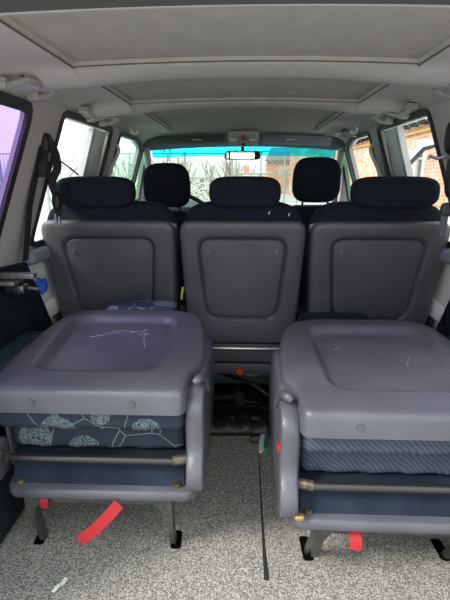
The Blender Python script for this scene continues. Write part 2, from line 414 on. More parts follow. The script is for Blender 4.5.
# ------------------------------------------------------------------ outside
grd = struct('ground', MB().add([(-80, -30, -.5), (80, -30, -.5), (80, 120, -.5), (-80, 120, -.5)], [(0, 1, 2, 3)]), 'concrete', smooth=0)
def beam(x0, y0, z0, x1, y1, z1): return MB().box((x0, y0, z0), (x1, y1, z1))
bl = root('brick_building', 'long single-storey red brick workshop with rafter ends under its eaves, right of the vehicle', 'building', (9, 14, -.5))
wins = [(3.2, 4.2), (6.6, 7.7), (10.4, 11.5), (14.6, 15.7), (19, 20.1), (24, 25.1), (30, 31.1)]
holes = [[Vector((a, .9)), Vector((b, .9)), Vector((b, 2.7)), Vector((a, 2.7))] for a, b in wins]
build('wall', plate([(-4, -.5), (40, -.5), (40, 3.80), (-4, 3.80)], holes, lambda y, z, d: Vector((9+d, y, z)), .4), 'brick', bl, smooth=0)
build('roof', MB().add([(8.5, -4.5, 3.80), (14, -4.5, 6.2), (14, 40, 6.2), (8.5, 40, 3.80), (8.5, -4.5, 3.95), (14, -4.5, 6.35), (14, 40, 6.35), (8.5, 40, 3.95)],
      [(0, 1, 2, 3), (4, 7, 6, 5), (0, 4, 5, 1), (3, 2, 6, 7), (0, 3, 7, 4), (1, 5, 6, 2)]), 'roof', bl, smooth=0)
for k in range(34):
    y = -3.5 + k*1.25
    build('rafter_end', beam(8.52, y, 3.56, 8.99, y+.24, 3.79), 'timber', bl, smooth=0)
build('gutter', MB().box((8.36, -4.5, 3.78), (8.49, 40, 3.93)), 'white', bl, smooth=0)
for a, b in wins:
    w = build('window_surround', plate([(a-.12, .78), (b+.12, .78), (b+.12, 2.9), (a-.12, 2.9)], [[Vector((a+.02, .92)), Vector((b-.02, .92)), Vector((b-.02, 2.68)), Vector((a+.02, 2.68))]], lambda y, z, d: Vector((8.96+d, y, z)), .12), 'stone', bl, smooth=0)
    mbw = MB().box((9.15, a, .9), (9.18, b, 2.7)); p_ = build('pane', mbw, 'winglass', w, smooth=0)
    mbw = MB().box((9.11, (a+b)/2-.03, .9), (9.149, (a+b)/2+.03, 2.7)).box((9.11, a, 1.95), (9.149, b, 2.02)); build('glazing_bar', mbw, 'white', w, smooth=0)
tp = MB().tube([(8.88, -4, 3.28), (8.88, 40, 3.28)], .045, 8); build('gas_pipe', tp, 'pipe', bl, label='yellow gas pipe run along the wall')
for y in (5.5, 9.2, 17.4, 27.5): build('drainpipe', MB().tube([(8.86, y, 3.95), (8.86, y, -.5)], .055, 8), 'drain', bl)
b2 = root('brick_gable_building', 'brick building end facing the windscreen, beyond the passenger headrest', 'building', (6.6, 42, -.5))
build('wall', plate([(4.15, -.5), (10, -.5), (10, 5.2), (4.15, 5.2)], [[Vector((5.2, .7)), Vector((6.0, .7)), Vector((6.0, 2.5)), Vector((5.2, 2.5))]], lambda x, z, d: Vector((x, 42+d, z)), .4), 'brick', b2, smooth=0)
build('window_pane', MB().box((5.2, 42.2, .7), (6.0, 42.25, 2.5)), 'winglass', b2, smooth=0)
build('roof', MB().box((4.0, 41.7, 5.2), (10.2, 47, 5.45)), 'roof', b2, smooth=0)
b3 = root('shed', 'low pinkish brick shed with a sloping grey roof behind the metal gate', 'building', (3, 46, -.5))
build('wall', MB().box((2.3, 46, -.5), (5.2, 50, 2.5)), 'brick', b3, smooth=0)
build('roof', MB().add([(2.1, 45.8, 2.5), (5.4, 45.8, 2.5), (5.4, 50, 3.9), (2.9, 50, 3.9), (2.1, 45.8, 2.62), (5.4, 45.8, 2.62), (5.4, 50, 4.0), (2.9, 50, 4.0)],
      [(0, 1, 2, 3), (4, 7, 6, 5), (0, 4, 5, 1), (1, 5, 6, 2), (2, 6, 7, 3), (3, 7, 4, 0)]), 'roof', b3, smooth=0)
# fence and gate beyond the windscreen
fn = root('mesh_fence', 'pale green metal fence across the yard in front of the bare shrubs', 'fence', (-5, 20, -.5))
for k in range(6): build('post', MB().box((-10.5+k*2, 19.96, -.5), (-10.42+k*2, 20.04, 2.1)), 'fence', fn, smooth=0)
mb = MB().box((-10.5, 19.98, 2.0), (-.4, 20.0, 2.05)).box((-10.5, 19.98, 1.0), (-.4, 20.0, 1.05))
for k in range(66): mb.box((-10.4+k*.15, 19.985, -.4), (-10.39+k*.15, 19.995, 2.0))
build('mesh_panel', mb, 'fence', fn, smooth=0)
gt = root('metal_gate', 'pale metal yard gate with diagonal braces, seen under the interior mirror', 'gate', (1, 20, -.5))
mb = MB()
for x in (-.3, .75, 1.75, 2.3): mb.tube([(x, 20, -.4), (x, 20, 2.15)], .03, 6)
for z in (-.2, 1.2, 2.1): mb.tube([(-.3, 20, z), (2.3, 20, z)], .03, 6)
build('gate_frame', mb, 'fence', gt)
mb = MB()
for a, b in (((-.3, 1.2), (.75, 2.1)), ((.75, 2.1), (1.75, 1.2)), ((1.75, 1.2), (2.3, 2.1)), ((-.3, -.2), (.75, 1.2)), ((.75, 1.2), (1.75, -.2))):
    mb.tube([(a[0], 20, a[1]), (b[0], 20, b[1])], .02, 6)
build('diagonal_brace', mb, 'fence', gt)
mb = MB().box((.02, 19.94, 1.18), (.26, 19.971, 1.52)); tag(build('warning_sign', mb, 'pinksign', smooth=0), 'small reddish sign fixed on the metal gate below the interior mirror', 'sign')
# bare shrubs
def bare_tree(x, y, h, n, lab, r0=.036):
    t = root('bare_tree', lab, 'tree', (x, y, -.5), 'bare trees behind the fence')
    mb = MB()
    def grow(p, d, L_, r, lv):
        q = p + d*L_; m = (p+q)/2 + Vector((random.uniform(-1, 1), random.uniform(-1, 1), 0))*L_*.06
        mb.tube([p, m, q], r, 5, rs=[r, r*.85, r*.65], cap=False)
        if lv:
            for _ in range(3):
                d2 = (d + Vector((random.uniform(-1, 1), random.uniform(-1, 1), random.uniform(-.1, .6)))*.55).normalized()
                grow(p+(q-p)*random.uniform(.45, 1), d2, L_*random.uniform(.55, .75), r*.55, lv-1)
    for _ in range(n):
        a = random.uniform(0, 2*PI); d = Vector((math.cos(a)*.3, math.sin(a)*.3, 1)).normalized()
        grow(Vector((x+math.cos(a)*.15, y+math.sin(a)*.15, -.5)), d, h*.42, r0, 3)
    build('branches', mb, 'bark', t)
for i, (x, y, h, n, l) in enumerate([(-3.9, 21.5, 3.6, 5, 'bare multi-stemmed tree left of the steering wheel, seen through the windscreen'),
        (-3.1, 26.5, 3.8, 5, 'bare pale tree seen above the steering wheel'), (-1.0, 22.5, 3.2, 5, 'bare shrub just left of the interior mirror'),
        (-.2, 28, 3.4, 4, 'bare shrub behind the metal gate under the mirror'),
        (-9.4, 23.2, 3.8, 5, 'bare tree seen through the driver door window'), (-13.0, 20.5, 3.6, 5, 'bare tree leftmost of those beyond the driver door'),
        (-14.5, 17, 3.2, 6, 'low bare scrub seen at the foot of the sliding door window'), (-6.3, 25, 4.0, 5, 'bare tree beyond the left edge of the windscreen')]):
    bare_tree(x, y, h, n, l)
def hedge(x0, x1, y, z1, lab):
    mb = MB()
    for k in range(900):
        p = Vector((random.uniform(x0, x1), y+random.uniform(-.4, .4), -.5+(z1+.5)*random.random()**.8)); a = random.uniform(0, PI); r = random.uniform(.05, .13)
        u = Vector((math.cos(a), math.sin(a), random.uniform(-.4, .4)))*r; w = Vector((random.uniform(-.4, .4), .2, 1))*r*.5
        mb.add([p-u, p-w, p+u, p+w], [(0, 1, 2, 3)])
    return tag(build('scrub', mb, 'grass', smooth=0), lab, 'scrub', kind='stuff')
hedge(-8, 2, 31, 1.0, 'dry olive scrub growing beyond the mesh fence, seen through the windscreen')
hedge(-30, -12, 24, 1.3, 'yellow-green scrub along the ground beyond the left windows')
# two lattice masts on the left
def mast(x, y, h, lab):
    t = root('lattice_mast', lab, 'mast', (x, y, -.5), 'masts seen through the left sliding door window')
    mb = MB()
    for dx, dy in ((-.35, -.35), (.35, -.35), (.35, .35), (-.35, .35)): mb.tube([(x+dx, y+dy, -.5), (x+dx*.6, y+dy*.6, h)], .05, 5)
    build('lattice_frame', mb, 'masts', t)
    mb = MB(); z = 0
    while z < h-1:
        mb.tube([(x-.33, y-.3, z), (x+.33, y-.3, z+1)], .035, 4); mb.tube([(x+.33, y-.3, z), (x-.33, y-.3, z+1)], .035, 4); z += 1
    build('lattice_brace', mb, 'masts', t)
    build('cross_arm', MB().box((x-.9, y-.06, h-.8), (x+.9, y+.06, h-.65)), 'masts', t, smooth=0)
    build('cross_arm', MB().box((x-.6, y-.06, h-2.2), (x+.6, y+.06, h-2.05)), 'masts', t, smooth=0)
mast(-17.5, 48, 5.8, 'taller pale lattice mast in the middle of the left sliding door window')
mast(-16.2, 49, 4.9, 'shorter lattice mast just right of the tallest one')
mast(-21.5, 52, 4.3, 'low faint lattice mast, leftmost in the sliding door window')
# the vehicle's front passenger door, standing open
cdoor = root('car_door', 'open front passenger door with grey window frame, seen through the right rear window', 'car door', (.9, 3.62, -.2))
h0 = Vector((.90, 3.62, 0)); dv = Vector((.80, -.52, 0)).normalized()
dm = lambda u, z, d: h0 + dv*u + Vector((0, 0, z)) + Vector((.5, .8, 0)).normalized()*d
oo = [(.0, .82), (.24, 1.13), (.40, 1.33), (.55, 1.365), (.92, 1.365), (.98, .82)]
ii = [(.05, .86), (.255, 1.105), (.42, 1.295), (.55, 1.325), (.875, 1.325), (.925, .86)]
build('window_frame', plate(oo, [[Vector(p) for p in ii]], dm, .03), 'doorpost', cdoor, smooth=0)
ii2 = [(.085, .87), (.275, 1.09), (.435, 1.275), (.555, 1.305), (.855, 1.305), (.905, .87)]
build('window_seal', plate(ii, [[Vector(p) for p in ii2]], lambda u, z, d: dm(u, z, d-.012), .03), 'rubber', cdoor, smooth=0)
build('pane', plate(ii, [], lambda u, z, d: dm(u, z, d+.014), .003), 'glass_clear', cdoor, smooth=0)
build('door_panel', plate([(.0, -.2), (.98, -.2), (1.0, .3), (.98, .82), (0, .82)], [], dm, .09), 'carwhite', cdoor, smooth=0)
build('handle', MB().box((1.62, 3.0, .62), (1.66, 3.1, .66)), 'black', cdoor, bevel=.008)
# bonnet beyond the windscreen
struct('trim_17', MB().loft([[(x, y, z-.10*(x/.8)**2) for y, z in ((4.1, .88), (4.6, .80), (5.0, .62), (5.0, .5), (4.1, .5))] for x in [-.8+.1*k for k in range(17)]]), 'carwhite', smooth=50)

# ------------------------------------------------------------------ dashboard and wheel
ds = root('dashboard', 'grey-blue dashboard under the windscreen', 'dashboard', (0, 3.5, .4))
build('dash_top', MB().loft([[(x, y, z) for y, z in ((3.22, .80), (3.30, .86), (3.6, .875), (3.99, .87), (3.99, .80))] for x in [-.80+.1*k for k in range(17)]]), 'dash', ds, smooth=40)
build('dash_body', MB().loft([[(x, y, z) for y, z in ((3.22, .80), (3.99, .80), (3.99, .35), (3.32, .40), (3.25, .62))] for x in (-.80, .80)]), 'shelldark', ds)
build('instrument_hood', MB().loft([[(x, 3.14+.0*x, .80+.0), (x, 3.14, .86+h_), (x, 3.3, .90+h_), (x, 3.45, .87)] for x, h_ in ((-.58, 0), (-.52, .03), (-.40, .04), (-.28, .03), (-.22, 0))]), 'shelldark', ds, smooth=60)
st = root('steering_wheel', 'black steering wheel ahead of the driver headrest', 'steering wheel', (-.40, 3.02, .80))
cw = Vector((-.40, 2.97, .80)); ua = Vector((1, 0, 0)); va = Vector((0, .42, .91)).normalized()
build('rim', MB().tube([cw + (ua*math.cos(a)+va*math.sin(a))*.195 for a in [2*PI*k/48 for k in range(49)]], .014, 10), 'black', st)
mb = MB()
for a in (0.1, PI-.1, -PI/2): mb.tube([cw+Vector((0, .03, -.01)), cw+(ua*math.cos(a)+va*math.sin(a))*.19], .014, 8)
build('spoke', mb, 'black', st)
build('hub', MB().tube([cw+Vector((0, -.02, .005)), cw+Vector((0, .08, -.036))], .07, 20), 'shelldark', st)

# ------------------------------------------------------------------ pads
def pad(w, h, d, c, nrm_tilt=0, p=3.4, n=28, m=16, p2=2.6, wtop=1.0):   # superellipsoid-like cushion, w along x, h along z, d along y
    mb = MB(); rings = []; c = Vector(c)
    for i in range(m+1):
        t = -PI/2 + PI*i/m; ct, st_ = max(1e-4, math.cos(t))**(2/p), abs(math.sin(t))**(2/p)*(1 if t > 0 else -1)
        ring = []
        for j in range(n):
            a = 2*PI*j/n; ca, sa = math.cos(a), math.sin(a)
            x = abs(ca)**(2/p)*(1 if ca > 0 else -1)*ct*w/2; z = abs(sa)**(2/p2)*(1 if sa > 0 else -1)*ct*h/2
            x *= 1+(wtop-1)*(z/h+.5)
            y = st_*d/2
            y2 = y + z*nrm_tilt
            ring.append(c+Vector((x, y2, z)))
        rings.append(ring)
    return mb.loft(rings)

# ------------------------------------------------------------------ second row seats
def middle_seat(cx, label, w=.52, hw=.30, pw=0, ho=0):
    t = root('middle_row_seat', label, 'car seat', (cx, 1.95, 0), 'three second row seats seen from behind')
    tl = .20    # lean towards the camera per metre of height
    def f(a, b, d): return Vector((cx+a, 1.935+d-(b-.40)*tl, b))
    O = polar(rpoly([Vector(p) for p in ((-w/2+.02+pw*.4, .365), (w/2-.02-pw*.4, .365), (w/2, .928), (-w/2, .928))], [.07, .07, .055, .055]), (0, .65), 140)
    R = polar(rpoly([Vector(p) for p in ((-.150-pw*.6, .492), (.150+pw*.6, .492), (.180+pw, .860), (-.180-pw, .860))], [.07, .07, .065, .065]), (0, .65), 140)
    ri = lambda cv, d: [f(p.x, p.y, d) for p in cv]
    mb = MB().loft([ri(O, .085), ri(O, .02), ri(inset(O, .004), .009), ri(inset(O, .012), .002), ri(inset(O, .03), 0), ri(inset(R, -.012), 0), ri(inset(R, -.005), .002), ri(inset(R, .001), .012), ri(inset(R, .006), .021), ri(inset(R, .012), .023)], True, False)
    sh = build('backrest_shell', mb, 'shell2', t, smooth=50)
    Ri = inset(R, .009)
    build('back_panel', MB().loft([ri(Ri, .018), ri(Ri, .012), ri(inset(Ri, .005), .008), ri(inset(Ri, .010), .0075)]), 'shell2', sh, smooth=30)
    for s in (-1, 1):
        c0 = f(s*(.135+pw*.8), .80, .0065); build('screw_cap', MB().tube([c0+Vector((0, .004, 0)), c0+Vector((0, -.004, 0))], .009, 12), 'shell', sh)
    # cloth wrapped front and shoulders
    O2 = polar(rpoly([Vector(p) for p in ((-w/2+.02, .42), (w/2-.02, .42), (w/2-.006, .92), (w/2-.060, 1.0), (-w/2+.060, 1.0), (-w/2+.006, .92))], [.05, .05, .05, .09, .09, .05]), (0, .70), 120)
    g = lambda cv, d: [f(p.x, p.y, d) for p in cv]
    build('backrest', MB().loft([g(inset(O2, .02), .045), g(inset(O2, .004), .055), g(O2, .08), g(O2, .14), g(inset(O2, .02), .185), g(inset(O2, .06), .20)]), 'navy', t, smooth=60)
    if cx == 0:
        for a, b in ((.105, .952), (.185, .945)):
            c0 = f(a, b, .043); build('lint', MB().tube([c0, c0+Vector((.004, -.001, .012))], .0022, 6), 'white', t, label='speck of white lint')
    hc = f(ho, 1.040, .055)
    hr = build('headrest', pad(hw, .122, .115, hc, 0, p=4.6, p2=2.9), 'navy', t, smooth=80)
    for s in (-1, 1): build('headrest_post', MB().tube([hc+Vector((s*.08, .02, -.10)), hc+Vector((s*.08, .01, -.02))], .006, 8), 'darksteel', hr)
    # lower structure: bright bar, dark base cover, cushion, feet
    build('lower_bar', MB().tube([(cx-w/2+.03, 1.945, .345), (cx+w/2-.03, 1.945, .345)], .009, 10), 'chrome', t)
    build('base_cover', MB().box((cx-w/2+.02, 1.955, .27), (cx+w/2-.02, 2.0, .362)), 'shelldark', t, bevel=.008)
    build('seat_frame', MB().box((cx-w/2+.03, 1.965, .205), (cx+w/2-.03, 2.44, .262)), 'shelldark', t, bevel=.01)
    build('seat_cushion', pad(w-.02, .15, .50, (cx, 2.24, .355), 0, p=4.5, p2=3), 'navy', t, smooth=80)
    for s in (-1, 1):
        for y in (2.0, 2.36): build('leg', MB().box((cx+s*.2-.015, y, 0), (cx+s*.2+.015, y+.05, .215)), 'black', t, bevel=.004)
        build('hinge', MB().box((cx+s*(w/2-.004)-.008, 1.93, .40), (cx+s*(w/2-.004)+.008, 1.99, .50)), 'black', t, bevel=.004)
    return t
ms = middle_seat(0, 'grey-backed second row seat in the middle, directly under the interior mirror', .52, .285, .008, .008)
build('fold_button', MB().tube([(-.005, 1.95, .225), (-.005, 1.965, .225)], .018, 14), 'redpaint', ms, label='round red button under the seat')
ml = middle_seat(-.553, 'grey-backed second row seat on the left, behind the driver', .56, .315, .018, -.038)
mr = middle_seat(.553, 'grey-backed second row seat on the right, behind the front passenger', .56, .335, .018, .042)
mb = MB().strap(curve([(-.262, 1.96, .625), (-.264, 1.94, .60), (-.268, 1.95, .57)], 5), .009, .003, (1, 0, 0))
tag(build('yellow_strap', mb, 'yellow'), 'short bright yellow strap between the left and middle second row seats', 'strap')

# ------------------------------------------------------------------ front seats
def front_seat(cx, z0, name, label):
    t = root(name, label, 'car seat', (cx, 2.75, 0), 'two front seats')
    def f(a, b, d): return Vector((cx+a, 2.72+d-(b-.4)*.22, b+z0))
    O = polar(rpoly([Vector(p) for p in ((-.23, .30), (.23, .30), (.245, .72), (.15, .915), (-.15, .915), (-.245, .72))], [.05, .05, .06, .07, .07, .06]), (0, .6), 100)
    g = lambda cv, d: [f(p.x, p.y, d) for p in cv]
    build('backrest', MB().loft([g(inset(O, .03), -.01), g(inset(O, .004), .0), g(O, .03), g(O, .11), g(inset(O, .03), .15)]), 'navy', t, smooth=60)
    hc = f(0, 1.055, .04)
    hr = build('headrest', pad(.272, .245, .11, hc, -.1, p=3.6, p2=3.2, wtop=.93), 'navy', t, smooth=80)
    for s in (-1, 1): build('headrest_post', MB().tube([hc+Vector((s*.07, .02, -.20)), hc+Vector((s*.07, .0, -.09))], .006, 8), 'darksteel', hr)
    build('seat_cushion', pad(.50, .16, .52, (cx, 2.99, .40), 0, p=4.5, p2=3), 'navy', t, smooth=80)
    build('seat_base', MB().box((cx-.2, 2.78, 0), (cx+.2, 3.16, .34)), 'black', t, bevel=.02)
front_seat(-.425, -.005, 'driver_seat', 'dark cloth front seat with tall headrest on the left, before the steering wheel')
front_seat(.405, .025, 'passenger_seat', 'dark cloth front passenger seat with tall headrest on the right')

# ------------------------------------------------------------------ folded third row seats
def block(x0, x1, y0, y1, z0, z1, r_=.03):
    o_ = polar(rpoly([Vector(p) for p in ((y0, z0), (y1, z0), (y1, z1), (y0, z1))], r_), ((y0+y1)/2, (z0+z1)/2), 100)
    g = lambda cv, x: [Vector((x, p.x, p.y)) for p in cv]
    rg = [g(inset(o_, .02), x0), g(inset(o_, .008), x0+.005), g(o_, x0+.02)]
    n = 14
    for k in range(1, n): rg.append(g(inset(o_, .003*math.sin(k*2.1)), x0+.02+(x1-x0-.04)*k/n))
    rg += [g(o_, x1-.02), g(inset(o_, .008), x1-.005), g(inset(o_, .02), x1)]
    return MB().loft(rg)
def folded_seat(cx, dy, m, cloth, label, left):
    # m = +1 : aisle side is +x ; -1 : aisle side is -x
    t = root('folded_rear_seat', label, 'car seat', (cx, 1.30+dy, 0), 'two folded third row seats')
    X = lambda a: cx + m*a
    def f(a, b, d): return Vector((X(a), b+dy, .572+(b-1.05)*.075-d))
    pts = [(-.265, 1.045), (.265, 1.045), (.275, 1.17), (.303, 1.24), (.288, 1.50), (.235, 1.645), (-.215, 1.645), (-.262, 1.50), (-.276, 1.24), (-.268, 1.17)]
    O = polar(rpoly([Vector(p) for p in pts], [.025, .025, .03, .05, .14, .13, .13, .14, .05, .03]), (0, 1.34), 160)
    R = polar(rpoly([Vector(p) for p in ((-.172, 1.165), (.172, 1.165), (.186, 1.560), (-.186, 1.560))], [.05, .05, .075, .075]), (0, 1.34), 160)
    ri = lambda cv, d: [f(p.x, p.y, d) for p in cv]
    mb = MB().loft([ri(inset(O, .006), .070), ri(O, .066), ri(inset(O, .001), .018), ri(inset(O, .005), .008), ri(inset(O, .012), .002), ri(inset(O, .024), 0), ri(inset(R, -.024), -.001), ri(inset(R, -.014), -.001), ri(inset(R, -.008), .002), ri(inset(R, -.001), .009), ri(inset(R, .006), .018), ri(inset(R, .013), .0225), ri(inset(R, .022), .023)], True, True)
    sh = build('backrest_shell', mb, 'shell', t, smooth=45)
    for a, b in ((-.14, 1.49), (.14, 1.49)):
        c0 = f(a, b, .0225); build('screw_cap', MB().tube([c0-Vector((0, 0, .002)), c0+Vector((0, 0, .0025))], .011, 14), 'shell2', sh)
    for a in (-.13, .13):
        c0 = f(a, 1.043, .035); build('trim_clip', MB().tube([c0+Vector((0, .006, 0)), c0+Vector((0, -.001, 0))], .009, 12), 'shell2', sh)
    # scuffs on the plastic
    mb = MB()
    marks = [[(-.06, 1.46), (-.02, 1.47), (.0, 1.455)], [(.03, 1.47), (.08, 1.50), (.06, 1.45), (.09, 1.46)], [(.075, 1.49), (.085, 1.42), (.10, 1.36)], [(-.10, 1.43), (-.06, 1.445)], [(-.04, 1.48), (.01, 1.485), (.05, 1.475)]] if left else \
            [[(-.10, 1.40), (-.07, 1.33)], [(.0, 1.12), (.03, 1.135), (.06, 1.128)], [(-.18, 1.10), (-.15, 1.12)], [(.10, 1.45), (.12, 1.43)]]
    for q in marks:
        mb.strap([f(a, b, .0224 if 1.16 < b < 1.56 else .0002) for a, b in q], .0015, .0006, (1, .3, 0))
    build('scratch_marks', mb, 'scratch', sh, smooth=0, label='pale scratches on the plastic')
    # cloth backrest pad and seat cushion sandwiched below
    pd = build('backrest_pad', block(cx-.258, cx+.258, 1.078+dy, 1.60+dy, .432, .512), cloth, t, smooth=80)
    build('seat_cushion', block(cx-.25, cx+.25, 1.135+dy, 1.58+dy, .338, .425), cloth, t, smooth=80)
    # folded head restraint beyond the far edge
    hc = Vector((cx+(.02 if left else -.065), 1.70+dy, .592 if left else .578))
    hr = build('headrest', pad(.27 if left else .26, .06, .11, hc, 0, p=7, p2=3), cloth if left else 'navy', t, smooth=80)
    # bar and its end brackets
    bar = build('front_bar', MB().tube([(X(-.245), 1.075+dy, .352), (X(.232), 1.075+dy, .352)], .0115, 14), 'barsteel', t)
    for s in (-1, 1): build('bar_end', MB().tube([(X(s*.225), 1.075+dy, .352), (X(s*.262), 1.085+dy, .352)], .013, 10), 'rusty', bar)
    # pan under the cushion sloping to the front lip
    pan = MB().loft([[(X(a), y+dy, z) for y, z in ((1.075, .268), (1.10, .262), (1.50, .27), (1.52, .33), (1.118, .334))] for a in (-.228, .255)])
    build('seat_pan', pan, 'panfabric', t, smooth=20)
    lip = MB().loft([[(X(a), y+dy+e_*.0, z) for y, z in ((1.052+e_, .238), (1.048+e_, .246), (1.050+e_, .262), (1.056+e_, .268), (1.095+e_, .272), (1.10+e_, .235), (1.06+e_, .234))] for a, e_ in ((-.243, .045), (-.236, .02), (-.215, .003), (-.1, 0), (.1, 0), (.26, .003), (.285, .02), (.292, .045))])
    lp = build('front_lip', lip, 'shell', t, smooth=60)
    for s in (-1, 1): build('bolt', MB().tube([(X(.235 if s > 0 else -.205), 1.078+dy, .270), (X(.235 if s > 0 else -.205), 1.078+dy, .281)], .011, 8), 'rusty', lp)
    # side covers over the hinges
    for s in (-1, 1):
        col = rpoly([Vector(p) for p in ((1.035, .285), (1.10, .255), (1.165, .27), (1.18, .46), (1.165, .545), (1.125, .558), (1.065, .52), (1.072, .39), (1.045, .36), (1.03, .33))], [.02, .03, .03, .06, .03, .02, .03, .03, .02, .02])
        cc = (1.11, .40)
        if s < 0: col = rpoly([Vector(p) for p in ((1.04, .300), (1.08, .262), (1.17, .27), (1.17, .35), (1.13, .385), (1.06, .372))], .02); cc = (1.11, .32)
        CV = polar(col, cc, 80)
        g = lambda cv, a: [Vector((X(s*a), p.x+dy, p.y)) for p in cv]
        hcv = build('hinge_cover', MB().loft([g(inset(CV, .006), .266), g(CV, .272), g(CV, .306), g(inset(CV, .003), .310), g(inset(CV, .008), .312)]), 'shell', t, smooth=60)
        sc = rpoly([Vector(p) for p in ((1.15, .25), (1.50, .25), (1.58, .32), (1.57, .52), (1.45, .572), (1.20, .553), (1.13, .48))], [.04, .06, .08, .08, .06, .04, .05])
        CV = polar(sc, (1.36, .41), 80)
        build('side_cover', MB().loft([g(CV, .255), g(CV, .292 if s > 0 else .262), g(inset(CV, .006), .304 if s > 0 else .268), g(inset(CV, .02), .310 if s > 0 else .272)]), 'shell', t, smooth=60)
        if s > 0:
            build('release_lever', MB().tube(curve([(X(.285), 1.10+dy, .572), (X(.296), 1.11+dy, .578), (X(.305), 1.15+dy, .562), (X(.315), 1.19+dy, .512)], 5), .011, 10, rs=[.007+.006*math.sin(PI*k/15) for k in range(16)]), 'shell2', hcv)
            if not left: build('indicator', MB().box((X(.309), 1.085+dy, .435), (X(.318), 1.115+dy, .455)), 'red', hcv, bevel=.003, label='small red indicator')
            if not left: build('foam_scrap', pad(.026, .014, .016, (X(.262), 1.045+dy, .284)), 'brass', hcv, smooth=80, label='scrap of yellowed foam')
    # metal feet and cross plate
    y0 = 1.10+dy
    arch = [(-.215, .236), (-.215, .11), (-.195, .11), (-.185, .165), (-.165, .188), (.165, .188), (.185, .165), (.195, .11), (.215, .11), (.215, .236)]
    fr = build('cross_plate', plate([(X(a), z) for a, z in arch], [], lambda x, z, d: Vector((x, y0+d, z)), .006), 'feet' if left else 'darksteel', t, smooth=0)
    mbh = MB()
    for a in (-.14, -.09, .06, .13): mbh.tube([(X(a), y0-.001, .212), (X(a), y0+.002, .212)], .006, 10)
    build('bolt_hole', mbh, 'black', fr)
    for s in (-1, 1):
        mb = MB().loft([[(X(s*.205)-.008, y, z), (X(s*.205)+.008, y, z), (X(s*.205)+.008, y+w_, z), (X(s*.205)-.008, y+w_, z)] for y, z, w_ in ((y0-.004, .235, .05), (y0+.006, .15, .040), (1.155+dy*.3, .0, .025))])
        build('leg', mb, 'feet' if left else 'darksteel', t, smooth=0)
    return t
fl = folded_seat(-.41, 0, 1, 'leafcloth', 'folded grey-backed rear seat on the left, with pale leaf print cloth under its shell', True)
frt = folded_seat(.41, -.09, -1, 'wavecloth', 'folded grey-backed rear seat on the right, with blue wavy cloth under its shell', False)
# red pull straps hang from the seats
build('pull_strap', MB().strap(curve([(-.330, 1.040, .238), (-.345, 1.025, .224), (-.385, 1.01, .185), (-.43, 1.0, .150)], 6), .032, .003, (.7, 0, -.7)), 'red', fl, label='long red webbing pull strap')
build('strap_stub', MB().strap(curve([(-.555, 1.09, .222), (-.558, 1.08, .205), (-.56, 1.085, .18)], 5), .022, .003, (1, 0, 0)), 'red', fl, label='short red webbing end')
build('pull_strap', MB().strap(curve([(.296, 1.0, .228), (.297, .978, .210), (.298, .970, .196), (.294, .966, .180)], 6), .03, .003, (1, 0, -.2)), 'red', frt, label='short red webbing pull strap')
# floor slots and the seam of the carpet
n_ = 18
for (x, y, L_) in ((-.625, 1.165, .055), (-.197, 1.175, .075), (.205, 1.155, .095), (.615, 1.165, .085)):
    a = rpoly([Vector(p) for p in ((x-.014, y-L_/2), (x+.018, y-L_/2), (x+.014, y+L_/2), (x-.018, y+L_/2))], .012)
    struct('trim_%d' % n_, MB().loft([[Vector((p.x, p.y, .0)) for p in a], [Vector((p.x, p.y, .0012)) for p in a]]), 'void', smooth=0); n_ += 1
struct('trim_%d' % n_, MB().loft([[(x, y, 0), (x+w_, y, 0), (x+w_, y, .0012), (x, y, .0012)] for x, y, w_ in ((.071, 1.035, .015), (.0705, 1.15, .010), (.072, 1.3, .006), (.074, 1.7, .003))]), 'seamdark', smooth=0)
0 and struct('trim_%d' % (n_+1), MB().loft([[(x, y, 0), (x+.005, y, 0), (x+.005, y, .0016), (x, y, .0016)] for x, y in ((.072, 1.045), (.071, 1.2), (.071, 1.35))]), 'teal', smooth=0)
# paper scrap and small litter
mb = MB().strap(curve([(-.508, .972, .004), (-.500, .990, .006), (-.492, 1.0, .004), (-.488, 1.018, .005)], 5), .011, .0015, (1, -.3, 0)); tag(build('paper_scrap', mb, 'white', smooth=0), 'torn scrap of white paper on the carpet, bottom left', 'paper')
# things under the middle seat
bo = polar(rpoly([Vector(p) for p in ((-.165, 1.765), (.155, 1.775), (.165, 2.22), (-.165, 2.22))], .05), (0, 2.0), 120)
wr = lambda k: .006*math.sin(k*.9)+.004*math.sin(k*2.3)
bag = MB().loft([[Vector((p.x, p.y, z+(wr(k) if z > .02 else 0))) for k, p in enumerate(inset(bo, d))] for z, d in ((0, .004), (.012, 0), (.035, .006), (.05, .03), (.056, .08), (.060, .14))])
tag(build('black_bag', bag, 'bag', smooth=80), 'limp black bag lying on the carpet under the middle seat', 'bag')
mb = MB().tube(curve([(-.12, 2.20, .12), (-.07, 2.12, .13), (.03, 2.04, .135), (.10, 2.0, .11), (.13, 1.99, .088)], 8), .010, 8); tag(build('black_cable', mb, 'black'), 'thick black cable curving over the bag under the middle seat', 'cable')
mb = MB().loft([[(x, y, z+.012*math.sin(x*50+y*40)) for y, z in ((2.235, .085), (2.36, .165), (2.364, .16), (2.239, .078))] for x in [-.10+.02*k for k in range(13)]]); tag(build('plastic_wrapper', mb, 'wrap', smooth=60), 'crumpled green and white plastic wrapper behind the bag under the middle seat', 'wrapper')
sr = root('plastic_scraper', 'white and teal plastic scraper on the carpet beside the right folded seat', 'scraper', (.10, 1.72, 0))
build('blade', MB().loft([[(x-.010*w_, y, .002), (x+.006*w_, y, .002), (x+.006*w_, y, .012), (x-.010*w_, y, .012)] for x, y, w_ in ((.083, 1.645, .6), (.088, 1.66, 1.3), (.094, 1.72, 1.3), (.102, 1.78, 1))]), 'white', sr, smooth=0)
